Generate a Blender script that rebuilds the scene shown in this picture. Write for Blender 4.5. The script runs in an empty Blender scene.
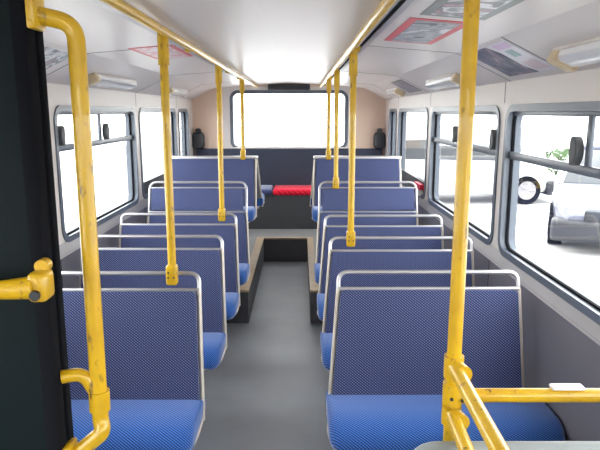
import bpy, bmesh, math, random
from mathutils import Vector, Matrix
random.seed(4)
SC = bpy.context.scene
COL = SC.collection
PI = math.pi

# ------------------------------------------------------------------ materials
def mat(name, col, rough=0.5, metal=0.0, noise=None, bump=None, coat=0.0, sheen=0.0, spec=0.5):
    m = bpy.data.materials.new(name); m.use_nodes = True
    nt = m.node_tree; b = nt.nodes['Principled BSDF']
    b.inputs['Base Color'].default_value = (*col, 1)
    b.inputs['Roughness'].default_value = rough
    b.inputs['Metallic'].default_value = metal
    b.inputs['Coat Weight'].default_value = coat
    b.inputs['Sheen Weight'].default_value = sheen
    b.inputs['Specular IOR Level'].default_value = spec
    tc = nt.nodes.new('ShaderNodeTexCoord')
    if noise:
        sc, amt, col2 = noise
        n = nt.nodes.new('ShaderNodeTexNoise'); n.inputs['Scale'].default_value = sc
        n.inputs['Detail'].default_value = 6
        nt.links.new(tc.outputs['Object'], n.inputs['Vector'])
        r = nt.nodes.new('ShaderNodeValToRGB')
        r.color_ramp.elements[0].position = 0.5 - 0.22; r.color_ramp.elements[1].position = 0.5 + 0.22
        nt.links.new(n.outputs['Fac'], r.inputs['Fac'])
        mx = nt.nodes.new('ShaderNodeMix'); mx.data_type = 'RGBA'
        mx.inputs['A'].default_value = (*col, 1); mx.inputs['B'].default_value = (*col2, 1)
        mu = nt.nodes.new('ShaderNodeMath'); mu.operation = 'MULTIPLY'; mu.inputs[1].default_value = amt
        nt.links.new(r.outputs['Color'], mu.inputs[0])
        nt.links.new(mu.outputs[0], mx.inputs['Factor'])
        nt.links.new(mx.outputs['Result'], b.inputs['Base Color'])
    if bump:
        sc, st = bump
        n = nt.nodes.new('ShaderNodeTexNoise'); n.inputs['Scale'].default_value = sc
        nt.links.new(tc.outputs['Object'], n.inputs['Vector'])
        bp = nt.nodes.new('ShaderNodeBump'); bp.inputs['Strength'].default_value = st; bp.inputs['Distance'].default_value = 0.003
        nt.links.new(n.outputs['Fac'], bp.inputs['Height'])
        nt.links.new(bp.outputs['Normal'], b.inputs['Normal'])
    return m

def fabric(name, dark, light, dot, period=0.0125, sheen=0.35):
    """woven seat cloth: fine diagonal rows of pale dots on blue, along the cloth's own surface"""
    m = bpy.data.materials.new(name); m.use_nodes = True
    nt = m.node_tree; b = nt.nodes['Principled BSDF']
    b.inputs['Roughness'].default_value = 0.85
    b.inputs['Sheen Weight'].default_value = sheen
    b.inputs['Sheen Roughness'].default_value = 0.4
    b.inputs['Specular IOR Level'].default_value = 0.25
    tc = nt.nodes.new('ShaderNodeTexCoord')
    sp = nt.nodes.new('ShaderNodeSeparateXYZ'); nt.links.new(tc.outputs['Object'], sp.inputs[0])
    def M(op, a, b_=None):
        n = nt.nodes.new('ShaderNodeMath'); n.operation = op
        for i, v in enumerate((a, b_)):
            if v is None: continue
            if isinstance(v, (int, float)): n.inputs[i].default_value = v
            else: nt.links.new(v, n.inputs[i])
        return n.outputs[0]
    x = sp.outputs['X']; w = M('ADD', sp.outputs['Z'], sp.outputs['Y'])
    k = 2 * PI / period
    d1 = M('SINE', M('MULTIPLY', M('ADD', x, w), k))
    d2 = M('SINE', M('MULTIPLY', M('SUBTRACT', x, w), k))
    st = M('MULTIPLY_ADD', d1, 0.5); nt.nodes[-1].inputs[2].default_value = 0.5
    dt = M('MULTIPLY', M('MULTIPLY', M('MAXIMUM', d1, 0.0), M('MAXIMUM', d2, 0.0)), 0.7)
    m1 = nt.nodes.new('ShaderNodeMix'); m1.data_type = 'RGBA'
    m1.inputs['A'].default_value = (*dark, 1); m1.inputs['B'].default_value = (*light, 1)
    nt.links.new(st, m1.inputs['Factor'])
    m2 = nt.nodes.new('ShaderNodeMix'); m2.data_type = 'RGBA'
    nt.links.new(m1.outputs['Result'], m2.inputs['A']); m2.inputs['B'].default_value = (*dot, 1)
    nt.links.new(dt, m2.inputs['Factor'])
    nt.links.new(m2.outputs['Result'], b.inputs['Base Color'])
    b.inputs['Sheen Tint'].default_value = (0.8, 0.84, 1, 1)
    return m

def yellow_mat():
    """yellow plastic-coated grab tube with a fine spiral grain and brown scuffs"""
    m = mat('yellow_coating', (0.66, 0.40, 0.004), 0.35, noise=(14, 0.6, (0.46, 0.25, 0.006)), coat=0.4)
    nt = m.node_tree; b = nt.nodes['Principled BSDF']
    tc = nt.nodes.new('ShaderNodeTexCoord')
    # scuffs: sparse dark flecks
    n = nt.nodes.new('ShaderNodeTexNoise'); n.inputs['Scale'].default_value = 55; n.inputs['Detail'].default_value = 3
    mp = nt.nodes.new('ShaderNodeMapping'); mp.inputs['Scale'].default_value = (1, 1, 0.35)
    nt.links.new(tc.outputs['Object'], mp.inputs[0]); nt.links.new(mp.outputs[0], n.inputs['Vector'])
    r = nt.nodes.new('ShaderNodeValToRGB'); r.color_ramp.elements[0].position = 0.62; r.color_ramp.elements[1].position = 0.73
    nt.links.new(n.outputs['Fac'], r.inputs['Fac'])
    mx = nt.nodes.new('ShaderNodeMix'); mx.data_type = 'RGBA'
    old = b.inputs['Base Color'].links[0].from_socket
    nt.links.new(old, mx.inputs['A']); mx.inputs['B'].default_value = (0.16, 0.09, 0.02, 1)
    nt.links.new(r.outputs['Color'], mx.inputs['Factor'])
    nt.links.new(mx.outputs['Result'], b.inputs['Base Color'])
    w = nt.nodes.new('ShaderNodeTexWave'); w.inputs['Scale'].default_value = 60; w.bands_direction = 'DIAGONAL'
    nt.links.new(tc.outputs['Object'], w.inputs['Vector'])
    bp = nt.nodes.new('ShaderNodeBump'); bp.inputs['Strength'].default_value = 0.22; bp.inputs['Distance'].default_value = 0.0012
    nt.links.new(w.outputs['Fac'], bp.inputs['Height']); nt.links.new(bp.outputs['Normal'], b.inputs['Normal'])
    return m

def glass_mat():
    m = bpy.data.materials.new('window_glass'); m.use_nodes = True
    nt = m.node_tree; nt.nodes.clear()
    o = nt.nodes.new('ShaderNodeOutputMaterial')
    t = nt.nodes.new('ShaderNodeBsdfTransparent'); t.inputs[0].default_value = (0.95, 0.97, 0.97, 1)
    g = nt.nodes.new('ShaderNodeBsdfGlossy'); g.inputs['Roughness'].default_value = 0.02
    f = nt.nodes.new('ShaderNodeFresnel'); f.inputs[0].default_value = 1.45
    ge = nt.nodes.new('ShaderNodeNewGeometry'); mi = nt.nodes.new('ShaderNodeMix')   # same reflectance on both faces of the sheet
    mi.inputs['A'].default_value = 1.45; mi.inputs['B'].default_value = 1/1.45
    nt.links.new(ge.outputs['Backfacing'], mi.inputs['Factor']); nt.links.new(mi.outputs['Result'], f.inputs[0])
    mx = nt.nodes.new('ShaderNodeMixShader')
    nt.links.new(f.outputs[0], mx.inputs[0]); nt.links.new(t.outputs[0], mx.inputs[1]); nt.links.new(g.outputs[0], mx.inputs[2])
    nt.links.new(mx.outputs[0], o.inputs[0])
    return m

def poster_mat(name, cols, scale, seed):
    """a printed sheet: soft blocks of colour, nothing legible"""
    m = bpy.data.materials.new(name); m.use_nodes = True
    nt = m.node_tree; b = nt.nodes['Principled BSDF']; b.inputs['Roughness'].default_value = 0.35
    tc = nt.nodes.new('ShaderNodeTexCoord'); mp = nt.nodes.new('ShaderNodeMapping')
    mp.inputs['Location'].default_value = (seed, seed * 1.7, 0)
    nt.links.new(tc.outputs['Object'], mp.inputs[0])
    n = nt.nodes.new('ShaderNodeTexNoise'); n.inputs['Scale'].default_value = scale; n.inputs['Detail'].default_value = 5
    n.inputs['Distortion'].default_value = 0.8
    nt.links.new(mp.outputs[0], n.inputs['Vector'])
    r = nt.nodes.new('ShaderNodeValToRGB'); r.color_ramp.interpolation = 'EASE'
    el = r.color_ramp.elements
    while len(el) < len(cols): el.new(0.5)
    for i, c in enumerate(cols):
        el[i].position = 0.33 + 0.34 * i / (len(cols) - 1); el[i].color = (*c, 1)
    nt.links.new(n.outputs['Fac'], r.inputs['Fac']); nt.links.new(r.outputs['Color'], b.inputs['Base Color'])
    return m

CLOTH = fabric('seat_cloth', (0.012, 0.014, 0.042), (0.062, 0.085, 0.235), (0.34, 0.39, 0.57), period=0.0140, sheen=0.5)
CUSH_LIT = fabric('seat_cloth_lit', (0.006, 0.024, 0.13), (0.04, 0.17, 0.58), (0.16, 0.34, 0.75), period=0.0140, sheen=0.7)  # seat cloth in brighter blue: light falling from above put into the colour
NAVY = fabric('bench_cloth', (0.026, 0.031, 0.048), (0.05, 0.058, 0.088), (0.08, 0.09, 0.14), sheen=0.35)
RED = fabric('red_cloth', (0.62, 0.004, 0.02), (0.85, 0.012, 0.05), (0.9, 0.08, 0.12), period=0.06, sheen=0.1)
YEL = yellow_mat()
GLASS = glass_mat()
CREAM = mat('cream_panel', (0.66, 0.61, 0.575), 0.45, noise=(3, 0.25, (0.58, 0.54, 0.51)))
CEIL = mat('ceiling_laminate', (0.66, 0.61, 0.60), 0.32, noise=(2.5, 0.25, (0.59, 0.545, 0.535)), bump=(4, 0.12))
COVE = CEIL
PEACH = mat('rear_panel_beige', (0.70, 0.52, 0.40), 0.5, noise=(3, 0.2, (0.62, 0.46, 0.36)))
DADO = mat('grey_dado_panel', (0.17, 0.16, 0.185), 0.42, noise=(5, 0.35, (0.14, 0.135, 0.155)), bump=(90, 0.1))
SILL = mat('sill_grey', (0.33, 0.315, 0.325), 0.4, noise=(6, 0.3, (0.26, 0.25, 0.26)))
RUB = mat('window_frame_grey', (0.10, 0.118, 0.15), 0.38, noise=(8, 0.2, (0.085, 0.10, 0.125)))
RUBD = mat('black_rubber', (0.006, 0.0065, 0.009), 0.8, spec=0.08)
FLOOR = mat('grey_floor_vinyl', (0.225, 0.235, 0.255), 0.42, noise=(4, 0.6, (0.30, 0.31, 0.33)), bump=(160, 0.2))
FLOORD = mat('dark_kerb_vinyl', (0.085, 0.085, 0.095), 0.6, noise=(20, 0.3, (0.06, 0.06, 0.068)))
FLOORL = mat('platform_vinyl', (0.27, 0.27, 0.275), 0.45, noise=(8, 0.5, (0.34, 0.335, 0.33)), bump=(160, 0.2))
NOSE = mat('worn_step_nosing', (0.56, 0.42, 0.26), 0.4, noise=(14, 0.6, (0.38, 0.27, 0.17)))
ALU = mat('satin_metal', (0.52, 0.505, 0.52), 0.38, metal=0.85)
EDGE = mat('cream_metal_edging', (0.66, 0.60, 0.52), 0.38, metal=0.25, noise=(18, 0.4, (0.5, 0.42, 0.34)))
SHELL = mat('grey_seat_shell', (0.22, 0.22, 0.24), 0.5, noise=(10, 0.2, (0.18, 0.18, 0.2)))
BLK = mat('black_plastic', (0.018, 0.019, 0.024), 0.45, noise=(12, 0.2, (0.03, 0.03, 0.036)))
PART = mat('dark_green_panel', (0.0035, 0.008, 0.0095), 0.6, noise=(70, 0.4, (0.005, 0.011, 0.013)), spec=0.12)
LAMPCAP = mat('yellowed_lamp_cap', (0.62, 0.50, 0.33), 0.45, noise=(12, 0.2, (0.55, 0.44, 0.3)))
DIFF = mat('lamp_diffuser', (0.72, 0.72, 0.74), 0.22, coat=0.5)
PENG = mat('pale_grey_moulding', (0.30, 0.33, 0.335), 0.35, noise=(9, 0.2, (0.25, 0.28, 0.285)))
WHITE = mat('white_plastic', (0.8, 0.8, 0.8), 0.35)
GREYP = mat('dark_grey_panel', (0.05, 0.053, 0.058), 0.55, noise=(14, 0.4, (0.07, 0.073, 0.078)))
BORDER_R = mat('red_print', (0.62, 0.09, 0.11), 0.4, noise=(9, 0.3, (0.7, 0.2, 0.2)))
BORDER_G = mat('grey_green_print', (0.21, 0.24, 0.235), 0.4, noise=(9, 0.3, (0.3, 0.32, 0.31)))

# ------------------------------------------------------------------ mesh builder
class MB:
    def __init__(self): self.v = []; self.f = []; self.m = []; self.mi = 0; self.mats = []
    def use(self, material):
        if material not in self.mats: self.mats.append(material)
        self.mi = self.mats.index(material); return self
    def add(self, vs, fs):
        o = len(self.v); self.v += [Vector(p) for p in vs]
        for f in fs: self.f.append([i + o for i in f]); self.m.append(self.mi)
        return self
    def box(self, x0, x1, y0, y1, z0, z1):
        x0, x1 = sorted((x0, x1)); y0, y1 = sorted((y0, y1)); z0, z1 = sorted((z0, z1))
        vs = [(x, y, z) for z in (z0, z1) for y in (y0, y1) for x in (x0, x1)]
        return self.add(vs, [(0,2,3,1),(4,5,7,6),(0,1,5,4),(2,6,7,3),(0,4,6,2),(1,3,7,5)])
    def bm(self, b, M=None):
        b.verts.ensure_lookup_table(); b.verts.index_update()
        vs = [(M @ v.co if M else v.co.copy()) for v in b.verts]
        self.add(vs, [[v.index for v in f.verts] for f in b.faces]); b.free(); return self
    def rbox(self, x0, x1, y0, y1, z0, z1, r, seg=3, M=None):
        b = bmesh.new(); bmesh.ops.create_cube(b, size=1)
        for v in b.verts:
            v.co = Vector(((x0+x1)/2 + v.co.x*abs(x1-x0), (y0+y1)/2 + v.co.y*abs(y1-y0), (z0+z1)/2 + v.co.z*abs(z1-z0)))
        bmesh.ops.bevel(b, geom=b.edges[:], offset=r, segments=seg, profile=0.5, affect='EDGES')
        return self.bm(b, M)
    def tube(self, pts, r, n=14, cap=True, closed=False, r2=None):
        pts = [Vector(p) for p in pts]
        N = len(pts); rings = []
        def tan(i):
            if closed: return (pts[(i+1) % N] - pts[i-1]).normalized()
            if i == 0: return (pts[1]-pts[0]).normalized()
            if i == N-1: return (pts[-1]-pts[-2]).normalized()
            return ((pts[i+1]-pts[i]).normalized() + (pts[i]-pts[i-1]).normalized()).normalized()
        t = tan(0); up = Vector((0,0,1)) if abs(t.z) < 0.9 else Vector((0,1,0))
        nrm = (up - t*up.dot(t)).normalized()
        vs = []
        for i in range(N):
            t = tan(i); nrm = (nrm - t*nrm.dot(t)).normalized(); bi = t.cross(nrm)
            rr = r if r2 is None else r + (r2-r)*i/(N-1)
            for k in range(n):
                a = 2*PI*k/n; vs.append(pts[i] + (nrm*math.cos(a) + bi*math.sin(a))*rr)
        fs = []
        for i in range(N if closed else N-1):
            j = (i+1) % N
            for k in range(n):
                k2 = (k+1) % n; fs.append((i*n+k, i*n+k2, j*n+k2, j*n+k))
        if cap and not closed:
            fs.append(tuple(reversed(range(n)))); fs.append(tuple(range((N-1)*n, N*n)))
        return self.add(vs, fs)
    def prism(self, poly, fn, d0, d1):
        """poly: 2D outline; fn(u, v, d) -> 3D point; d0, d1 the two depths"""
        n = len(poly)
        vs = [fn(u, v, d0) for u, v in poly] + [fn(u, v, d1) for u, v in poly]
        fs = [tuple(reversed(range(n))), tuple(range(n, 2*n))] + [(i, (i+1) % n, n+(i+1) % n, n+i) for i in range(n)]
        return self.add(vs, fs)
    def ring(self, outer, inner, fn, d0, d1):
        n = len(outer)
        vs = [fn(u, v, d) for d in (d0, d1) for L in (outer, inner) for u, v in L]
        fs = []
        for i in range(n):
            j = (i+1) % n
            fs += [(i, j, n+j, n+i), (2*n+i, 3*n+i, 3*n+j, 2*n+j), (i, 2*n+i, 2*n+j, j), (n+i, n+j, 3*n+j, 3*n+i)]
        return self.add(vs, fs)
    def build(self, name, material=None, parent=None, smooth=True, bevel=0.0, loc=None):
        me = bpy.data.meshes.new(name)
        me.from_pydata([tuple(p) for p in self.v], [], self.f)
        mats = self.mats or [material]
        for mm in mats: me.materials.append(mm)
        for p, i in zip(me.polygons, self.m): p.material_index = i if self.mats else 0
        b = bmesh.new(); b.from_mesh(me)
        bmesh.ops.remove_doubles(b, verts=b.verts[:], dist=1e-6)
        bmesh.ops.dissolve_degenerate(b, edges=b.edges[:], dist=1e-6)
        bmesh.ops.recalc_face_normals(b, faces=b.faces[:]); b.to_mesh(me); b.free()
        if smooth:
            for p in me.polygons: p.use_smooth = True
            me.set_sharp_from_angle(angle=math.radians(38))
        o = bpy.data.objects.new(name, me); COL.objects.link(o)
        if parent: o.parent = parent
        if loc: o.location = loc
        if bevel:
            md = o.modifiers.new('soft_edge', 'BEVEL'); md.width = bevel; md.segments = 2; md.limit_method = 'ANGLE'
        return o

def rrect(u0, u1, v0, v1, r, seg=6):
    pts = []
    for (cu, cv, a0) in ((u1-r, v1-r, 0), (u0+r, v1-r, PI/2), (u0+r, v0+r, PI), (u1-r, v0+r, 1.5*PI)):
        for k in range(seg+1):
            a = a0 + PI/2*k/seg; pts.append((cu + r*math.cos(a), cv + r*math.sin(a)))
    return pts

def fillet(pts, r, seg=6):
    pts = [Vector(p) for p in pts]; out = [pts[0]]
    for i in range(1, len(pts)-1):
        a = (pts[i-1]-pts[i]); b = (pts[i+1]-pts[i])
        rr = r[i-1] if isinstance(r, (list, tuple)) else r
        ang = a.angle(b); d = min(rr/math.tan(ang/2), a.length*0.49, b.length*0.49)
        p0 = pts[i]+a.normalized()*d; p1 = pts[i]+b.normalized()*d
        for k in range(seg+1):
            t = k/seg; out.append(p0*(1-t)**2 + pts[i]*2*t*(1-t) + p1*t*t)
    out.append(pts[-1]); return out

def tag(o, label=None, cat=None, group=None, kind=None):
    if label: o['label'] = label
    if cat: o['category'] = cat
    if group: o['group'] = group
    if kind: o['kind'] = kind
    return o
def empty(name, loc=(0,0,0), rz=0):
    o = bpy.data.objects.new(name, None); COL.objects.link(o); o.location = loc; o.rotation_euler = (0,0,rz)
    o.empty_display_size = 0.1; return o
def copy_tree(o, parent=None):
    c = o.copy(); COL.objects.link(c)
    if parent: c.parent = parent
    for ch in list(o.children): copy_tree(ch, c)
    return c
def struct(o): o['kind'] = 'structure'; return o

# ------------------------------------------------------------------ the shell
XI, XO = 1.18, 1.26          # inner wall face, outer skin
YF, YR = -2.4, 7.45          # front and rear of the saloon
CZ, CK, CS = 1.965, 1.905, 1.77   # ceiling crown, crease above the cove, foot of the cove
ZB, ZT = 0.905, 1.645        # window opening
BAYS = [(YF, -0.55, -2.3, -0.62), (-0.55, 1.3, -0.48, 1.23), (1.3, 3.13, 1.37, 3.075), (3.13, 4.9, 3.185, 4.83),
        (4.9, 6.5, 4.97, 6.43), (6.5, YR, 6.58, 7.12)]

m = MB().use(FLOOR); m.box(-XO, XO, YF, YR+0.08, -0.06, 0.0)
struct(m.build('floor'))
# raised platforms either side of the sunken aisle, and across the back
PX0, PX1, PY, PB, PZ = -0.262, 0.212, 4.46, 6.42, 0.265
m = MB().use(FLOORL)
m.box(-1.17, PX0-0.02, PY+0.02, PB, 0, PZ); m.box(PX1+0.02, 1.17, PY+0.02, PB, 0, PZ); m.box(-1.17, 1.17, PB+0.02, YR, 0, PZ)
m.use(FLOORD)
m.box(PX0-0.02, PX0-0.004, PY+0.02, PB, 0, PZ-0.004); m.box(PX1+0.004, PX1+0.02, PY+0.02, PB, 0, PZ-0.004)
m.box(-1.17, PX0-0.004, PY, PY+0.02, 0, PZ-0.004); m.box(PX1+0.004, 1.17, PY, PY+0.02, 0, PZ-0.004)
m.box(PX0-0.02, PX1+0.02, PB, PB+0.02, 0, PZ-0.004)
o = m.build('platform'); struct(o)
m = MB()
m.box(PX0-0.075, PX0, PY-0.006, PB+0.04, PZ-0.012, PZ+0.004); m.box(-1.17, PX0-0.075, PY-0.006, PY+0.045, PZ-0.012, PZ+0.004)
struct(m.build('trim_1', NOSE))
m = MB()
m.box(PX1, PX1+0.065, PY-0.006, PB+0.04, PZ-0.012, PZ+0.004); m.box(PX1+0.065, 1.17, PY-0.006, PY+0.045, PZ-0.012, PZ+0.004)
struct(m.build('trim_2', NOSE))
m = MB(); m.box(PX0, PX1, PB-0.006, PB+0.04, PZ-0.012, PZ+0.004); struct(m.build('trim_3', NOSE))

win_no = [0]
def side(s):
    name = 'right' if s > 0 else 'left'
    fn = lambda u, v, d: (s*d, u, v)
    m = MB().use(CREAM)
    bays = [(a, b, w0 + (0.07 if s < 0 and i == 3 else 0), w1) for i, (a, b, w0, w1) in enumerate(BAYS)]
    for (a, b, w0, w1) in bays:
        m.ring(rrect(a, b, 0.86, CS, 0.0005), rrect(w0, w1, ZB, ZT, 0.085), fn, XI, XO)
    m.use(SILL); m.box(s*XO, s*XI, YF, YR, 0.80, 0.86)
    m.use(DADO); m.box(s*XO, s*XI, YF, YR, -0.06, 0.80)
    m.use(CREAM); m.box(s*XI, s*XO, YF, YR, CS, CZ+0.02)
    struct(m.build('wall_' + name))
    # boxed-out lower lining with its ledge
    m = MB().use(DADO); m.box(s*1.15, s*XI, YF, YR-0.02, 0.0, 0.855)
    m.use(SILL); m.prism([(1.145, 0.845), (1.18, 0.905), (1.18, 0.845)], lambda u, v, d: (s*u, d, v), YF, YR-0.02)
    for (a, b, *_ ) in BAYS[1:]:
        m.use(RUBD); m.box(s*1.1495, s*1.152, a-0.003, a+0.003, 0.0, 0.845)
    struct(m.build('baseboard_' + name))
    # header seams over each pillar
    for i, (a, b, w0, w1) in enumerate(bays):
        win_no[0] += 1
        w = struct(empty('window_%d' % win_no[0], (s*XI, (w0+w1)/2, (ZB+ZT)/2)))
        hw, hz = (w1-w0)/2, (ZT-ZB)/2
        f2 = lambda u, v, d: (s*d, u, v)
        g = MB().use(RUB)
        g.ring(rrect(-hw-0.012, hw+0.012, -hz-0.012, hz+0.012, 0.095), rrect(-hw+0.022, hw-0.022, -hz+0.022, hz-0.022, 0.063), f2, -0.008, 0.004)
        g.ring(rrect(-hw, hw, -hz, hz, 0.085), rrect(-hw+0.018, hw-0.018, -hz+0.018, hz-0.018, 0.067), f2, 0.004, 0.074)
        g.use(RUBD)
        g.ring(rrect(-hw+0.018, hw-0.018, -hz+0.018, hz-0.018, 0.067), rrect(-hw+0.027, hw-0.027, -hz+0.027, hz-0.027, 0.058), f2, 0.022, 0.036)
        g.build('window_frame', parent=w)
        p = MB(); p.prism(rrect(-hw+0.019, hw-0.019, -hz+0.019, hz-0.019, 0.065), f2, 0.028, 0.031); p.build('pane', GLASS, w, smooth=False)
        if i in (1, 2, 3):                    # the ones with opening top lights
            zt = (1.405 if s > 0 else 1.422) - (ZB+ZT)/2
            t = MB(); t.rbox(min(s*0.010, s*0.027), max(s*0.010, s*0.027), -hw+0.024, hw-0.024, zt-0.019, zt+0.019, 0.005, 2)
            t.rbox(min(s*0.012, s*0.027), max(s*0.012, s*0.027), -hw+0.02, hw-0.02, hz-0.042, hz-0.017, 0.004, 2)
            t.build('transom', RUB, w)
            t = MB(); t.rbox(min(s*0.012, s*0.027), max(s*0.012, s*0.027), -0.018, 0.018, zt, hz-0.03, 0.004, 2)
            t.build('vent_divider', RUB, w)
            for yy in (0.058, -hw+0.07):
                c = MB()
                poly = [(0.038*math.cos(a), 0.055*math.sin(a)) for a in [2*PI*k/20 for k in range(20)]]
                poly = [(u if u < 0.012 else 0.012 + (u-0.012)*0.3, v) for u, v in poly]
                c.prism(poly, lambda u, v, d, yy=yy: (s*d, yy + u, zt + 0.07 + v), -0.022, 0.012)
                c.build('vent_catch', GREYP, w, bevel=0.004)
        if i == 4:                            # solid infill along the foot of this one
            t = MB(); t.box(s*0.012, s*0.027, -hw+0.02, hw-0.02, -hz+0.02, -hz+0.125); t.build('infill', GREYP, w)
    # header joints
    m = MB()
    for (a, *_ ) in BAYS[1:]:
        m.box(s*(XI-0.0015), s*XI, a-0.003, a+0.003, ZT+0.02, CS)
    return m
seams = [side(-1), side(1)]

# ceiling: one shell following the crown, crease and cove
prof = [(-XI, CS), (-0.905, CK), (-0.44, CZ-0.022), (0, CZ), (0.44, CZ-0.022), (0.905, CK), (XI, CS)]
m = MB()
n = len(prof); YC0, YC1 = YF, YR
vs = [(x, y, z+dz) for dz in (0, 0.025) for y in (YC0, YC1) for x, z in prof]
fs = []
for k in range(n-1):
    fs += [(k, k+1, n+k+1, n+k), (2*n+k, 3*n+k, 3*n+k+1, 2*n+k+1)]
m.use(CEIL).add(vs, fs); m.add(vs, [(0, n, 3*n, 2*n), (n-1, 3*n-1, 4*n-1, 2*n-1)])
struct(m.build('ceiling', smooth=False))
# joint strips across the ceiling and down the cove
for i, yy in enumerate((3.06, 4.92, 6.5)):
    m = seams[0] if i == 0 else MB()
    if i == 0: m.v += []; 
    for k in (0, 1, 4, 5):
        (xa, za), (xb, zb) = prof[k], prof[k+1]
        m.add([(xa, yy-0.004, za-0.0015), (xb, yy-0.004, zb-0.0015), (xb, yy+0.004, zb-0.0015), (xa, yy+0.004, za-0.0015),
               (xa, yy-0.004, za+0.002), (xb, yy-0.004, zb+0.002), (xb, yy+0.004, zb+0.002), (xa, yy+0.004, za+0.002)],
              [(0,1,2,3),(4,7,6,5),(0,4,5,1),(2,6,7,3)])
    struct(m.build('trim_%d' % (4+i), SHELL, smooth=False))
struct(seams[1].build('trim_7', SHELL, smooth=False))

# rear wall and its big window
fr = lambda u, v, d: (u, d, v)
RW = (-0.70, 0.70, 1.185, 1.86)
m = MB().use(PEACH)
m.ring(rrect(-XO, XO, 0.0, 2.03, 0.0005), rrect(*RW, 0.08), fr, YR, YR+0.08)
struct(m.build('wall_rear'))
m = MB().use(CREAM); m.ring(rrect(RW[0]-0.10, RW[1]+0.10, RW[2]-0.03, RW[3]+0.06, 0.02), rrect(*RW, 0.08), fr, YR-0.006, YR)
struct(m.build('trim_8'))
win_no[0] += 1
w = struct(empty('window_%d' % win_no[0], (0, YR, (RW[2]+RW[3])/2)))
hw, hz = 0.70, (RW[3]-RW[2])/2
g = MB().use(RUB)
g.ring(rrect(-hw-0.02, hw+0.02, -hz-0.02, hz+0.02, 0.10), rrect(-hw+0.02, hw-0.02, -hz+0.02, hz-0.02, 0.06), lambda u, v, d: (u, d, v), -0.016, 0.075)
g.build('window_frame', parent=w)
p = MB(); p.prism(rrect(-hw+0.01, hw-0.01, -hz+0.01, hz-0.01, 0.07), lambda u, v, d: (u, d, v), 0.05, 0.054); p.build('pane', GLASS, w, smooth=False)
m = MB(); m.box(-0.72, 0.72, YR-0.075, YR-0.006, 1.183, 1.194); struct(m.build('trim_10', CREAM))
# front wall with windscreen (behind the viewer)
m = MB().use(GREYP); m.ring(rrect(-XO, XO, 0, 2.03, 0.0005), rrect(-1.0, 1.0, 1.22, 1.82, 0.08), fr, YF-0.08, YF)
struct(m.build('wall_front'))
win_no[0] += 1
w = struct(empty('window_%d' % win_no[0], (0, YF, 1.52)))
p = MB(); p.prism(rrect(-1.0, 1.0, -0.30, 0.30, 0.08), lambda u, v, d: (u, d, v), -0.05, -0.045); p.build('pane', GLASS, w, smooth=False)

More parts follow.
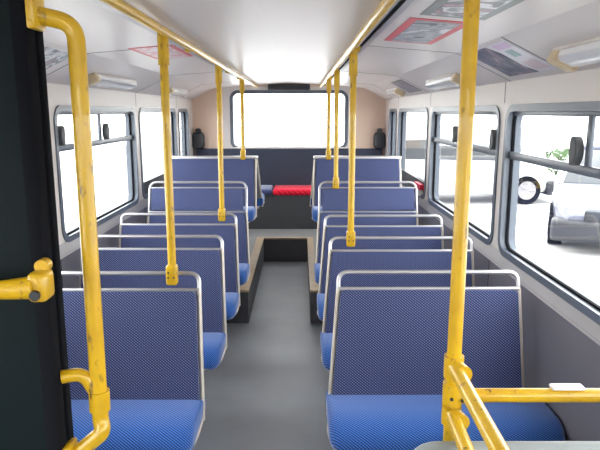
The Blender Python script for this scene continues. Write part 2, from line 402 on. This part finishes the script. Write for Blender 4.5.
# ------------------------------------------------------------------ seats
SW = 0.79
def seat_parts(root, s, kind):
    """local: x = s*a with +a towards the wall, facing -y, origin on the floor under the back"""
    X = lambda a: s*a
    zc = {'std': 0.45, 'tall': 0.475, 'flat': 0.52, 'rear': 0.54}[kind] - (0.012 if s < 0 and kind == 'std' else 0)      # top of the cushion
    zb = {'std': 0.866, 'tall': 0.848, 'flat': 0.935, 'rear': 0.925}[kind]     # top of the lower pad
    y0, yt, zt0 = -0.135, 0.0, 0.90
    yat = lambda z: y0 + (z-zc)*(yt-y0)/(zt0-zc)
    a_bot, a_top = {'std': (-0.435, -0.395), 'tall': (-0.435, -0.41)}.get(kind, (-0.44, -0.425) if s > 0 else (-0.428, -0.418))
    if s < 0 and kind == 'std': a_bot = -0.418
    if kind == 'rear': a_bot, a_top = -0.452, -0.42
    al = lambda z: a_bot + (a_top-a_bot)*(z-zc)/(zb-zc)                # aisle edge leans in with height
    wl = 0.388 if kind == 'std' else 0.355
    dirv = Vector((0, yt-y0, zt0-zc)).normalized(); nrm = Vector((0, -dirv.z, dirv.y))   # nrm faces the sitter
    def slab(zlo, zhi, d0, d1, inset, r=0.02):
        out = []
        pts = [(al(zlo)+inset, zlo), (wl-inset, zlo), (wl-inset, zhi), (al(zhi)+inset, zhi)]
        rr = fillet([(pts[0][0]*0.5+pts[1][0]*0.5, zlo, 0)] + [(u, v, 0) for u, v in (pts[1], pts[2], pts[3], pts[0])] + [(pts[0][0]*0.5+pts[1][0]*0.5, zlo, 0)],
                    [0.004, r, r, 0.004], 5)[:-1]
        return [(p.x, p.y) for p in rr]
    fnp = lambda u, v, d: Vector((X(u), yat(v), v)) + nrm*d
    # backrest pad, softly bevelled
    b = MB(); b.prism(slab(zc-0.05, zb-0.006, 0, 0, 0.012), fnp, -0.012, 0.032)
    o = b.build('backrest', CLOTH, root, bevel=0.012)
    # shell behind
    b = MB(); b.prism(slab(zc-0.08, zb-0.004, 0, 0, 0.006), fnp, -0.034, -0.012); b.build('backrest_shell', SHELL, root)
    # metal edging: both sides and the bar along the top
    tr = 0.0098
    if kind in ('flat', 'rear'):
        for a0, a1 in ((al(zc-0.05), al(zb)), (wl, wl)):
            MB().tube([fnp(a0, zc-0.10, 0), fnp(a1, zb, 0)], 0.011, 8).build('backrest_edging', EDGE, root)
        c = MB(); q = fnp(0, zb, 0)
        c.rbox(min(X(al(zb)-0.014), X(wl+0.014)), max(X(al(zb)-0.014), X(wl+0.014)), q.y-0.035, q.y+0.045, zb-0.006, zb+0.022, 0.008, 2)
        c.build('top_cap', ALU, root)
    else:
        for a0, a1 in ((al(zc-0.05), al(zb)), (wl, wl)):
            MB().tube([fnp(a0, zc-0.095, 0.004), fnp(a1, zb, 0.004)], 0.0095, 8).build('backrest_edging', EDGE, root)
        e = MB(); e.tube([fnp(al(zb), zb, 0.006), fnp(wl, zb, 0.006)], 0.0085, 10); e.build('backrest_bar', ALU, root)
        zg = 0.935 if kind == 'std' else 1.075
        if kind == 'tall':
            h = MB(); h.prism(slab(zb+0.012, zg-0.05, 0, 0, 0.022, 0.015), fnp, -0.012, 0.026); h.build('headrest', CLOTH, root, bevel=0.01)
            h = MB(); h.tube([fnp(al(zb), zg-0.045, 0.006), fnp(wl, zg-0.045, 0.006)], 0.008, 8); h.build('headrest_bar', ALU, root)
        loop = fillet([fnp(al(zb), zb-0.02, 0), fnp(al(zb)+0.002, zg, 0), fnp(wl-0.002, zg, 0), fnp(wl, zb-0.02, 0)], 0.06, 7)
        e = MB(); e.tube(loop, tr, 10); e.build('grab_rail', ALU, root)
    # cushion with a rolled front
    cl, cr = a_bot-(0.014 if s > 0 else 0.004), 0.452
    D = 0.345
    pr = [(0.03, -0.088), (0.03, -0.008), (-0.04, 0.0), (-D*0.5, 0.008), (-D+0.095, 0.007), (-D+0.055, -0.002), (-D+0.022, -0.022), (-D+0.004, -0.05), (-D+0.004, -0.072), (-D+0.025, -0.092), (-D+0.06, -0.098)]
    k = len(pr); st = []
    R1, R2 = 0.075, 0.024
    tt = [0, 0.08, 0.2, 0.35, 0.55, 0.78, 1.0]
    def station(a, q1, q2):
        out = []
        for u, v in pr:
            fr_ = max(0.0, (-u - D*0.4)/(D*0.6))
            vv = -0.046 + (v+0.046)*(1 - 0.42*(1-q2))
            out.append((X(a), y0 + u + R1*(1-q1)*fr_, zc + vv))
        return out
    for t in tt: st.append(station(cl + R2*1.6*t, math.sqrt(max(0, 1-(1-t)**2))*0.75 + 0.25*t, math.sqrt(max(0, 1-(1-t)**2))))
    for t in reversed(tt): st.append(station(cr - R2*1.6*t, math.sqrt(max(0, 1-(1-t)**2))*0.75 + 0.25*t, math.sqrt(max(0, 1-(1-t)**2))))
    vs = [p for q in st for p in q]; fs = [tuple(range(k)), tuple(range((len(st)-1)*k, len(st)*k))]
    for i in range(len(st)-1):
        for j in range(k): fs.append((i*k+j, i*k+(j+1) % k, (i+1)*k+(j+1) % k, (i+1)*k+j))
    MB().add(vs, fs).build('seat_cushion', CUSH_LIT, root)
    # pan under the cushion, cream lip showing at aisle end
    b = MB()
    for a0, a1, mt in ((cl+0.04, cr-0.02, EDGE),):
        pan = [(0.03, -0.085), (-D+0.09, -0.098), (-D+0.085, -0.112), (0.03, -0.112)]
        b.prism(pan, lambda u, v, d: (X(d), y0+u, zc+v), a0, a1)
    b.build('seat_pan', EDGE, root)
    b = MB(); b.tube([(X(a_bot), y0-0.02, zc-0.09), (X(cl+0.002), y0-D*0.5, zc-0.085), (X(cl+0.006), y0-D+0.11, zc-0.082), (X(cl+0.03), y0-D+0.045, zc-0.075), (X(cl+0.075), y0-D+0.015, zc-0.085)], 0.007, 8); b.build('cushion_edging', EDGE, root)
    # pedestal at aisle side and bracket to the wall lining
    b = MB(); yb = y0 - 0.15
    b.rbox(min(X(-0.20), X(-0.16)), max(X(-0.20), X(-0.16)), yb-0.11, yb+0.10, 0.012, zc-0.108, 0.006, 2)
    b.rbox(min(X(-0.24), X(-0.12)), max(X(-0.24), X(-0.12)), yb-0.16, yb+0.15, 0.0, 0.014, 0.004, 1)
    b.build('pedestal', SHELL, root)
    b = MB(); b.rbox(min(X(0.36), X(0.455)), max(X(0.36), X(0.455)), yb-0.14, yb+0.14, zc-0.145, zc-0.108, 0.006, 2); b.build('wall_bracket', SHELL, root)

SXC = 0.695
rows_r = [2.52, 3.24, 3.955, 4.66, 5.52]
rows_l = [2.50, 3.28, 4.02, 4.66, 5.52]
ordn = ['nearest', 'second', 'third', 'fourth', 'fifth']
labels = {
 (1,0): 'blue patterned double seat under the right windows, nearest, behind the yellow crossbar',
 (1,1): 'blue double seat with a grab pole clamped to it, second from front on the right',
 (1,2): 'blue double seat third from front on the right, no pole on it',
 (1,3): 'high-backed blue double seat fourth on the right, at the platform edge with a pole',
 (1,4): 'flat-topped blue double seat up on the right platform, fifth and last facing forward',
 (-1,0): 'blue patterned double seat beside the dark partition, nearest on the left, pole clamped to it',
 (-1,1): 'dark blue double seat second from front on the left, no pole on it',
 (-1,2): 'blue double seat third from front on the left with a grab pole clamped to it',
 (-1,3): 'high-backed blue double seat fourth on the left, at the platform edge',
 (-1,4): 'flat-topped blue double seat up on the left platform, fifth and last facing forward'}
GRP = 'blue double seats in rows along the aisle'
for s, rows in ((1, rows_r), (-1, rows_l)):
    proto = None
    for i, y in enumerate(rows):
        base = PZ if i == 4 else 0
        if i == 0 or i >= 3:
            r = empty('double_seat', (s*SXC, y, base))
            seat_parts(r, s, 'std' if i == 0 else ('tall' if i == 3 else 'flat'))
            if i == 0: proto = r
        else:
            r = copy_tree(proto); r.location = (s*SXC, y, 0)
        if i == 3:      # stands on the very edge of the platform
            for ch in r.children:
                if ch.name.startswith('pedestal'):
                    ch.location.z = 0
                    for v in ch.data.vertices:
                        v.co.z = PZ + v.co.z*(0.475-0.108-PZ)/(0.475-0.108)
                        v.co.y += 0.10; v.co.y = max(v.co.y, PY-4.66+0.03)
        tag(r, labels[(s, i)], 'seat', GRP)
# rear-facing pair behind the fifth row, facing the back bench
for s in (1, -1):
    r = empty('double_seat', (s*SXC, 5.69, PZ), PI)
    seat_parts(r, -s, 'rear')
    tag(r, 'blue double seat on the %s platform, turned backwards towards the rear bench' % ('right' if s > 0 else 'left'), 'seat', 'backward-facing double seats')

# ------------------------------------------------------------------ rear bench
r = empty('rear_bench', (0, YR-0.012, PZ))
by = -0.50
m = MB(); m.box(-1.14, 1.14, by, 0, 0, 0.40); m.build('bench_base', GREYP, r)
m = MB()
m.rbox(-1.14, 1.14, -0.075, -0.0, 0.44, 0.915, 0.02, 3, Matrix.Translation((0,0,0)))
m.build('backrest', NAVY, r)
xs = [-1.14, -0.665, -0.186, 0.305, 0.725, 1.14]
for i in range(5):
    m = MB(); m.rbox(xs[i]+0.003, xs[i+1]-0.003, by-0.03, -0.06, 0.40, 0.472, 0.03, 4)
    o = m.build('seat_pad', RED if i == 2 else CLOTH, r)
    if i == 2: o['label'] = 'red seat pad'
tag(r, 'long bench across the back under the rear window, one pad red', 'bench')

# ------------------------------------------------------------------ ceiling rails and poles
RX, RZ = 0.405, 1.918
for s in (1, -1):
    nm = 'right' if s > 0 else 'left'
    r = empty('ceiling_handrail', (s*RX, 3.4, RZ))
    m = MB(); m.tube([(-s*0.028, YF+0.6-3.4, 0), (-s*0.028, 7.3-3.4, 0)], 0.0165, 14); m.build('rail', YEL, r)
    m = MB().use(ALU)
    zc = 0.012
    m.box(s*0.0, s*0.012, YF+0.3-3.4, 7.38-3.4, zc, 0.032); m.box(s*0.030, s*0.052, YF+0.3-3.4, 7.38-3.4, zc, 0.030)
    m.use(RUBD); m.box(s*0.012, s*0.030, YF+0.3-3.4, 7.38-3.4, zc+0.005, 0.031)
    m.build('channel', parent=r)
    for yy in (0.2, 1.6, 3.05, 4.66, 5.52, 7.0):
        m = MB(); m.rbox(-0.024, 0.024, yy-3.4-0.02, yy-3.4+0.02, -0.010, 0.026, 0.005, 2); m.build('rail_bracket', YEL, r)
    tag(r, 'long yellow handrail along the ceiling above the %s seats' % nm, 'handrail', 'ceiling handrails')

def pole(s, y, ztop, zbot, label, x=RX+0.008):
    r = empty('grab_pole', (s*x, y, zbot))
    h = ztop - zbot
    m = MB(); m.tube([(0, 0, 0.03), (0, 0, h)], 0.0175, 18); m.build('tube', YEL, r)
    m = MB(); m.tube([(0, 0, h-0.115), (0, 0, h-0.105), (0, 0, h+0.012)], 0.0225, 18); m.build('socket', YEL, r)
    m = MB(); m.rbox(-0.024, 0.024, -0.032, 0.016, -0.032, 0.055, 0.010, 3); m.build('clamp', YEL, r)
    b = MB()
    for bx, bz in ((-0.010, 0.026), (-0.012, 0.004), (0.012, 0.004)):
        b.tube([(bx, -0.030, bz), (bx, -0.035, bz)], 0.0042, 8)
    b.build('bolts', BLK, r)
    tag(r, label, 'pole', 'yellow grab poles between rail and seat backs')
pole(1, 3.235, 1.92, 0.925, 'yellow pole clamped to the second right seat')
pole(1, 4.66, 1.92, 1.065, 'yellow pole clamped to the high-backed fourth right seat')
pole(1, 5.50, 1.92, 1.225, 'thin far yellow pole standing on the flat-topped right seat', RX-0.012)
pole(-1, 2.49, 1.92, 0.925, 'yellow pole clamped to the nearest left seat back')
pole(-1, 4.015, 1.92, 0.925, 'yellow pole clamped to the third left seat back', RX-0.01)
pole(-1, 5.50, 1.92, 1.225, 'thin far yellow pole standing on the flat-topped left seat', RX-0.02)

# front stanchion with its crossbar and two bars running forward
sx, sy = 0.535, 1.47
r = empty('stanchion', (sx, sy, 0.0))
tag(r, 'yellow floor-to-ceiling pole with crossbar and two angled side bars', 'pole')
m = MB(); m.tube([(0.0, 0, 0.0), (0.0, 0, 1.937)], 0.0185, 20); m.build('pole', YEL, r)
for z, hh in ((0.968, 0.030), (0.889, 0.034), (0.836, 0.028)):
    m = MB(); m.tube([(0, 0, z-hh), (0, 0, z-hh+0.004), (0, 0, z+hh-0.004), (0, 0, z+hh)], 0.0255, 20)
    m.tube([(0, 0, z), (0.055, 0, z)] if hh == 0.034 else [(0, 0, z), (0.012, -0.055, z)], 0.0235, 16)
    m.build('clamp', YEL, r)
m = MB(); m.tube([(0.02, 0, 0.887), (1.15-sx, 0, 0.887)], 0.0185, 18); m.build('crossbar', YEL, r)
m = MB(); m.tube([(0.0, -0.01, 0.968), (-0.03, -1.2, 0.968)], 0.0185, 18); m.build('side_bar', YEL, r)
m = MB(); m.tube([(0.0, -0.01, 0.836), (-0.06, -1.2, 0.836)], 0.0185, 18); m.build('side_bar', YEL, r)
m = MB(); m.tube([(0,0,0),(0,0,0.012)], 0.045, 20); m.build('floor_flange', YEL, r)
b = MB()
for bx, bz in ((-0.008, 0.888), (0.02, 0.884)): b.tube([(bx, -0.024, bz), (bx, -0.0285, bz)], 0.0045, 8)
b.build('bolts', BLK, r)
# pale grey moulded luggage pen below the bars
r = empty('luggage_pen', (0.78, 1.36, 0))
m = MB()
m.prism(rrect(-0.362, 0.368, 0.0, 0.79, 0.05, 8), lambda u, v, d: (u, d, v), 0.0, 0.03)
m.build('front_panel', PENG, r, bevel=0.008)
m = MB()
m.tube(fillet([(-0.362, 0.0, 0.55), (-0.362, 0.0, 0.798), (0.365, 0.0, 0.798)], 0.06, 6), 0.019, 12); m.build('rim', PENG, r)
m = MB(); m.box(-0.335, 0.368, 0.03, 0.06, 0.0, 0.30); m.build('floor_kick', SHELL, r)
tag(r, 'pale grey moulded panel with rounded rim below the yellow crossbar', 'luggage pen')

# ------------------------------------------------------------------ dark partition with its handrails
px = -0.382
r = empty('cab_partition', (px, 1.2, 0))
m = MB(); m.box(-0.78, -0.028, -0.016, 0.016, 0.0, 1.80); m.build('panel', PART, r)
m = MB(); m.rbox(-0.030, 0.0, -0.022, 0.022, 0.0, 1.935, 0.006, 2); m.build('edge_strip', RUBD, r)
m = MB(); m.rbox(-0.010, 0.006, 0.020, 0.045, 0.0, 1.935, 0.004, 2); m.build('post', RUBD, r)
m = MB()
m.prism([(-0.76, 1.80), (-0.74, 1.805), (-0.53, 1.90), (-0.030, 1.92), (-0.030, 1.80)], lambda u, v, d: (u, d, v), -0.016, 0.016); m.build('top_panel', PART, r)
tag(r, 'tall dark green-black partition with black rubber edge beside the aisle', 'partition')
r = empty('partition_handrail', (px, 1.2, 0.97))
tag(r, 'curved yellow handrail fixed upright to the dark partition edge', 'handrail')
hx = 0.081
m = MB()
m.tube(fillet([(0.008, 0.008, 0.878), (0.026, 0.010, 0.880), (hx, 0.02, 0.885+0.04), (hx-0.008, 0.03, 0.85+0.10), (hx-0.006, 0.03, 1.70), (hx-0.006, 0.03, 1.79), (0.010, 0.008, 1.803)], [0.02, 0.05, 0.05, 0.05, 0.075], 8), 0.0175, 18)
for v in m.v: v.z -= 0.97
m.build('tube', YEL, r)
m = MB(); m.tube(fillet([(0.002, 0.012, 1.058-0.97), (0.045, 0.022, 1.062-0.97), (hx-0.006, 0.03, 0.998-0.97)], 0.04, 6), 0.0145, 16); m.build('side_loop', YEL, r)
m = MB(); m.tube([(hx-0.008, 0.03, 0.972-0.97), (hx-0.007, 0.03, 1.018-0.97)], 0.0225, 18); m.build('collar', YEL, r)
m = MB(); m.rbox(0.0, 0.017, -0.022, 0.036, 1.775-0.97, 1.90-0.97, 0.005, 2); m.build('flange', YEL, r)
m = MB(); m.rbox(0.0, 0.018, -0.018, 0.036, 0.852-0.97, 0.905-0.97, 0.006, 2); m.build('foot_flange', YEL, r)
# bar across the partition face
r = empty('partition_crossbar', (px+0.026, 1.165, 1.283))
tag(r, 'short yellow bar running across the dark partition face', 'handrail')
m = MB(); m.tube([(-0.05, -0.035, -0.003), (-0.70, -0.065, -0.012)], 0.0150, 18); m.build('bar', YEL, r)
m = MB(); m.tube([(-0.10, -0.037, -0.005), (-0.030, -0.032, -0.001)], 0.0185, 18, r2=0.023)
m.rbox(-0.042, -0.004, -0.046, 0.008, -0.030, 0.030, 0.012, 3); m.build('clamp', YEL, r)
m = MB(); m.tube([(-0.022, -0.015, 0.036), (-0.022, 0.008, 0.036)], 0.014, 14); m.build('lug', YEL, r)
m = MB(); m.tube([(-0.022, -0.048, -0.012), (-0.022, -0.056, -0.012)], 0.010, 12); m.build('screw', BLK, r)

# ------------------------------------------------------------------ ceiling lights, posters, small fittings
cdx, cdz = XI-0.905, CS-CK
cl = math.hypot(cdx, cdz); ca = math.atan2(-cdz, cdx)
def cove_frame(s, t, y):
    """origin on the cove at fraction t; x axis runs down the slope to the wall, z points into the saloon"""
    o = Vector((s*(0.905 + cdx*t), y, CK + cdz*t))
    ux = Vector((s*cdx, 0, cdz)).normalized(); uz = Vector((s*cdz, 0, -cdx)).normalized()
    uy = uz.cross(ux)
    return Matrix(((ux.x, uy.x, uz.x, o.x), (ux.y, uy.y, uz.y, o.y), (ux.z, uy.z, uz.z, o.z), (0, 0, 0, 1)))
def light(s, y0, y1, label, far=False):
    r = empty('ceiling_light'); r.matrix_world = cove_frame(s, 0.62, (y0+y1)/2)
    h = (y1-y0)/2
    m = MB(); m.rbox(-0.049, 0.049, -h+0.01, h-0.01, -0.002, 0.012, 0.004, 2); m.build('housing', CREAM, r)
    m = MB(); L = [(-0.043, 0.010), (-0.039, 0.032), (-0.026, 0.042), (0.026, 0.042), (0.039, 0.032), (0.043, 0.010)]
    m.prism(L, lambda u, v, d: (u, d*s*-1, v), -h+0.02, h-0.02); m.build('diffuser', DIFF, r)
    e = -s*h if far else s*h          # local y runs towards the viewer on the right cove, away on the left
    yy = e - math.copysign(0.07, e)
    m = MB(); m.rbox(-0.048, 0.048, min(e, yy), max(e, yy), -0.001, 0.050, 0.010, 3); m.build('end_cap', LAMPCAP, r)
    tag(r, label, 'light', 'strip lights along the coves')
light(1, 1.35, 2.22, 'cream-capped strip light on the right cove, nearest, beside the photo poster', True)
light(1, 3.55, 4.40, 'strip light on the right cove above the second window')
light(1, 5.72, 6.40, 'far strip light on the right cove near the rear wall')
light(-1, 3.50, 4.40, 'cream-capped strip light on the left cove above the first visible window')
light(-1, 5.55, 6.40, 'far strip light on the left cove near the rear wall')

def poster(Mx, w, l, border, art, label, bw=0.018):
    r = empty('advert_poster'); r.matrix_world = Mx
    m = MB(); m.box(-w/2, w/2, -l/2, l/2, -0.001, 0.002); m.build('backing', border, r)
    m = MB(); m.box(-w/2+bw, w/2-bw, -l/2+bw, l/2-bw, 0.002, 0.003); m.build('print', art, r)
    tag(r, label, 'poster', 'advert posters on the ceiling')
def flat_frame(s, x, y):
    dx, dz = 0.905-0.44, CK-(CZ-0.022)
    t = (x-0.44)/dx
    o = Vector((s*x, y, CZ-0.022 + dz*t)); ux = Vector((s*dx, 0, dz)).normalized(); uz = Vector((s*dz, 0, -dx)).normalized(); uy = uz.cross(ux)
    return Matrix(((ux.x, uy.x, uz.x, o.x), (ux.y, uy.y, uz.y, o.y), (ux.z, uy.z, uz.z, o.z), (0, 0, 0, 1)))
A1 = poster_mat('grey_white_print', [(0.07, 0.08, 0.10), (0.40, 0.41, 0.45), (0.2, 0.22, 0.26), (0.66, 0.65, 0.67)], 9, 3.1)
A2 = poster_mat('pale_photo_print', [(0.3, 0.34, 0.36), (0.7, 0.7, 0.72), (0.16, 0.17, 0.2), (0.5, 0.3, 0.32)], 11, 7.7)
A3 = poster_mat('street_photo_print', [(0.02, 0.025, 0.05), (0.06, 0.065, 0.11), (0.11, 0.12, 0.19), (0.26, 0.17, 0.22), (0.5, 0.48, 0.56)], 9, 1.3)
A4 = poster_mat('purple_print', [(0.10, 0.08, 0.13), (0.34, 0.28, 0.38), (0.2, 0.22, 0.27), (0.5, 0.42, 0.5)], 14, 5.5)
A5 = poster_mat('red_print_art', [(0.62, 0.14, 0.18), (0.72, 0.62, 0.64), (0.66, 0.3, 0.33), (0.8, 0.72, 0.72)], 10, 9.2)
poster(flat_frame(1, 0.617, 2.47), 0.215, 0.66, BORDER_R, A1, 'red-bordered poster with grey picture on the ceiling, right of the right handrail', 0.03)
poster(flat_frame(1, 0.635, 1.80), 0.215, 0.53, BORDER_G, A2, 'grey-green bordered poster at the top edge, above the front pole', 0.03)
r = empty('advert_poster'); r.matrix_world = cove_frame(1, 0.47, 2.69)
m = MB(); m.box(-0.12, 0.12, -0.27, 0.27, -0.001, 0.002); m.build('backing', mat('poster_white', (0.74, 0.71, 0.76), 0.3, noise=(14, 0.5, (0.56, 0.56, 0.63))), r)
m = MB(); m.prism([(-0.118, -0.265), (-0.118, 0.02), (-0.05, 0.06), (0.06, 0.05), (0.118, 0.09), (0.118, -0.265)], lambda u, v, d: (u, v, d), 0.002, 0.003); m.build('photo', A3, r)
m = MB().use(mat('poster_lilac', (0.66, 0.50, 0.68), 0.35)); m.box(-0.112, -0.075, 0.09, 0.25, 0.002, 0.0028)
m.use(mat('poster_teal', (0.30, 0.46, 0.46), 0.35)); m.box(-0.06, -0.01, 0.12, 0.20, 0.002, 0.0028)
m.use(mat('poster_pink', (0.68, 0.56, 0.60), 0.35)); m.box(0.03, 0.10, 0.10, 0.24, 0.002, 0.0028); m.build('colour_blocks', parent=r)
tag(r, 'white poster with dark street photo on the right cove beside the strip light', 'poster', 'advert posters on the ceiling')
poster(cove_frame(1, 0.50, 5.30), 0.20, 0.56, BORDER_G, A4, 'small purple-grey poster on the right cove beyond the second strip light', 0.02)
poster(flat_frame(-1, 0.59, 3.30), 0.215, 0.60, BORDER_R, A5, 'red poster on the ceiling behind the nearest left pole', 0.022)
poster(cove_frame(-1, 0.47, 2.68), 0.235, 0.54, WHITE, A2, 'pale grey poster on the left cove beside the dark partition', 0.004)
# joint strip beside the street photo poster
m = MB()
Mx = cove_frame(1, 0.5, 2.40)
m.box(-0.15, 0.15, -0.003, 0.003, -0.002, 0.002)
o = m.build('trim_9', SHELL, smooth=False); o.matrix_world = Mx; struct(o)

# dark vent over the rear window
r = empty('air_vent', (0.0, YR-0.006, 1.915))
m = MB(); m.rbox(-0.255, 0.255, -0.05, 0.0, -0.036, 0.036, 0.012, 3); m.build('cover', GREYP, r)
m = MB()
for k in range(4): m.box(-0.235, 0.235, -0.053, -0.049, -0.026+k*0.015, -0.020+k*0.015)
m.build('louvres', RUBD, r)
tag(r, 'dark grey louvred vent above the rear window', 'vent')
# black rounded fittings in the two rear corners
for s, lab in ((1, 'black rounded fitting in the rear right corner'), (-1, 'black rounded fitting in the rear left corner')):
    r = empty('corner_fitting', (s*1.105, YR, 1.29))
    m = MB(); m.prism(rrect(-0.07, 0.07, -0.115, 0.09, 0.05, 6), lambda u, v, d: (u, d, v), -0.11, 0); m.build('housing', BLK, r, bevel=0.02)
    m = MB(); m.prism(rrect(-0.03, 0.03, 0.08, 0.135, 0.022, 5), lambda u, v, d: (u, d, v), -0.09, -0.01); m.build('cap', BLK, r, bevel=0.008)
    tag(r, lab, 'fitting', 'rear corner fittings')
# red notice low on the third right window
r = empty('notice', (1.16, 5.22, 0.965))
m = MB(); m.box(-0.004, 0.045, -0.13, 0.13, 0.0, 0.045); m.build('plate', mat('red_notice', (0.7, 0.02, 0.06), 0.4), r)
m = MB(); m.box(-0.004, 0.045, -0.10, 0.06, -0.055, -0.012); m.build('label_strip', WHITE, r)
tag(r, 'small red and white notice on the sill behind the high-backed right seat', 'notice')
# white pad resting on the crossbar
r = empty('white_pad', (0.835, 1.47, 0.9055))
m = MB(); m.rbox(-0.043, 0.043, -0.015, 0.015, 0.0, 0.009, 0.004, 3); m.build('pad', WHITE, r)
tag(r, 'small white pad lying on top of the yellow crossbar', 'pad')

# ------------------------------------------------------------------ outside
GZ = -0.36
m = MB(); m.box(-60, 60, -40, 80, GZ-0.1, GZ)
struct(m.build('ground', mat('pale_concrete', (0.52, 0.51, 0.50), 0.8, noise=(0.6, 0.4, (0.44, 0.43, 0.42)), bump=(30, 0.2))))

def car(loc, rz, paint, label):
    r = empty('car', loc, rz)       # local +x is forward
    L, W = 4.0, 1.70
    st = [(-2.0, .34, .62, .66), (-1.93, .26, .93, .74), (-1.5, .22, .98, .80), (-0.8, .20, .97, .84), (0.2, .20, .95, .85), (0.9, .20, .93, .84),
          (1.45, .22, .86, .81), (1.85, .26, .70, .72), (2.0, .34, .56, .62)]
    m = MB(); vs = []; k = 12
    for (x, z0, z1, hw) in st:
        pr = rrect(-hw, hw, z0, z1, min(0.11, (z1-z0)*0.4), 2)
        vs += [(x, u, v) for u, v in pr]
    nn = len(pr); fs = []
    for i in range(len(st)-1):
        for j in range(nn):
            fs.append((i*nn+j, i*nn+(j+1) % nn, (i+1)*nn+(j+1) % nn, (i+1)*nn+j))
    fs.append(tuple(range(nn))); fs.append(tuple(reversed(range((len(st)-1)*nn, len(st)*nn))))
    m.add(vs, fs); m.build('body', paint, r)
    m = MB(); vs = []
    for (x, z, hw) in ((-1.75, 0.93, .70), (-1.45, 1.36, .56), (-0.2, 1.44, .57), (0.35, 1.38, .56), (1.05, 0.92, .70)):
        vs += [(x, -hw, z), (x, hw, z), (x, hw*1.0+0.1, 0.90), (x, -hw-0.1, 0.90)]
    fs = []
    for i in range(4):
        for j in range(4): fs.append((i*4+j, i*4+(j+1) % 4, (i+1)*4+(j+1) % 4, (i+1)*4+j))
    fs += [(0,1,2,3), (19,18,17,16)]
    m.add(vs, fs); m.build('cabin_glass', mat('car_glass', (0.03, 0.035, 0.04), 0.08), r, bevel=0.03)
    m = MB(); m.rbox(-1.42, 0.28, -0.55, 0.55, 1.37, 1.45, 0.03, 3); m.build('roof', paint, r)
    for wx in (-1.22, 1.25):
        for s in (-1, 1):
            w = MB(); w.tube([(0, s*-0.10, 0), (0, s*-0.085, 0), (0, s*0.085, 0), (0, s*0.10, 0)], 0.31, 24)
            o = w.build('wheel', RUBD, r, loc=(wx, s*0.76, 0.31))
            h = MB(); h.tube([(0, s*0.095, 0), (0, s*0.112, 0)], 0.20, 20)
            for q in range(5):
                a = 2*PI*q/5; h.tube([(0.04*math.cos(a), s*0.11, 0.04*math.sin(a)), (0.18*math.cos(a), s*0.115, 0.18*math.sin(a))], 0.022, 6)
            h.build('hub_cap', ALU, o)
    m = MB(); m.rbox(1.72, 2.06, -0.82, 0.82, 0.19, 0.50, 0.06, 3); m.build('front_bumper', BLK, r)
    m = MB(); m.rbox(-2.06, -1.88, -0.74, 0.74, 0.26, 0.46, 0.05, 3); m.build('rear_bumper', BLK, r)
    m = MB(); m.rbox(1.86, 2.04, -0.40, 0.40, 0.48, 0.64, 0.02, 2); m.build('grille', BLK, r)
    for s in (-1, 1):
        m = MB(); m.rbox(1.78, 1.97, s*0.42-0.13 if s > 0 else -0.62, s*0.62 if s > 0 else -0.29, 0.50, 0.64, 0.04, 3); m.build('headlight', DIFF, r)
    tag(r, label, 'car')
car((5.25, 9.85, GZ), -PI/2-0.42, mat('silver_blue_paint', (0.085, 0.09, 0.135), 0.3, coat=0.6), 'silver-blue car with dark bumper outside the nearest right window')
car((3.75, 13.7, GZ), 0.05, mat('silver_paint', (0.6, 0.6, 0.6), 0.35, coat=0.6), 'pale silver car parked side-on farther off outside the right windows')
# shrub beyond the pale car
r = empty('shrub', (6.75, 14.4, GZ))
leaf = MB()
for k in range(900):
    a = random.random()*2*PI; rr = random.random()**0.5*0.75; z = 0.15 + random.random()*1.15*(1-0.3*rr)
    c = Vector((rr*math.cos(a), rr*math.sin(a), z)); d = Vector((random.gauss(0,1), random.gauss(0,1), random.gauss(0,1))).normalized()
    e = d.orthogonal().normalized(); L = 0.09
    leaf.add([c-d*L, c+e*L*0.4, c+d*L, c-e*L*0.4], [(0,1,2,3)])
leaf.build('foliage', mat('shrub_leaf', (0.05, 0.10, 0.03), 0.6), r, smooth=False)
m = MB()
for k in range(6):
    a = k*1.05; m.tube([(0.05*math.cos(a), 0.05*math.sin(a), 0), (0.45*math.cos(a), 0.45*math.sin(a), 0.9)], 0.02, 6)
m.build('stem', mat('shrub_stem', (0.08, 0.05, 0.03), 0.8), r)
tag(r, 'green shrub outside beyond the pale car', 'shrub')

# ------------------------------------------------------------------ daylight
W = bpy.data.worlds.new('overcast_sky'); SC.world = W; W.use_nodes = True
nt = W.node_tree; bg = nt.nodes['Background']
tc = nt.nodes.new('ShaderNodeTexCoord'); sp = nt.nodes.new('ShaderNodeSeparateXYZ'); nt.links.new(tc.outputs['Generated'], sp.inputs[0])
cr = nt.nodes.new('ShaderNodeValToRGB'); nt.links.new(sp.outputs['Z'], cr.inputs['Fac'])
cr.color_ramp.elements[0].color = (1.0, 0.985, 0.97, 1); cr.color_ramp.elements[1].color = (0.98, 0.985, 1.0, 1)
nt.links.new(cr.outputs['Color'], bg.inputs['Color'])
bg.inputs['Strength'].default_value = 9.6

# ------------------------------------------------------------------ camera
cam = bpy.data.cameras.new('camera'); co = bpy.data.objects.new('camera', cam); COL.objects.link(co)
co.location = (0.134, 0.0, 1.62); co.rotation_euler = (PI/2 - math.atan(113/600), 0, 0)
cam.sensor_width = 36; cam.lens = 36.0; cam.clip_start = 0.02
SC.camera = co
SC.cycles.use_denoising = True
SC.cycles.max_bounces = 10; SC.cycles.diffuse_bounces = 6; SC.cycles.transparent_max_bounces = 16
SC.view_settings.view_transform = 'Standard'; SC.view_settings.look = 'None'
SC.view_settings.gamma = 1; SC.view_settings.use_curve_mapping = False
SC.view_settings.exposure = 0.0
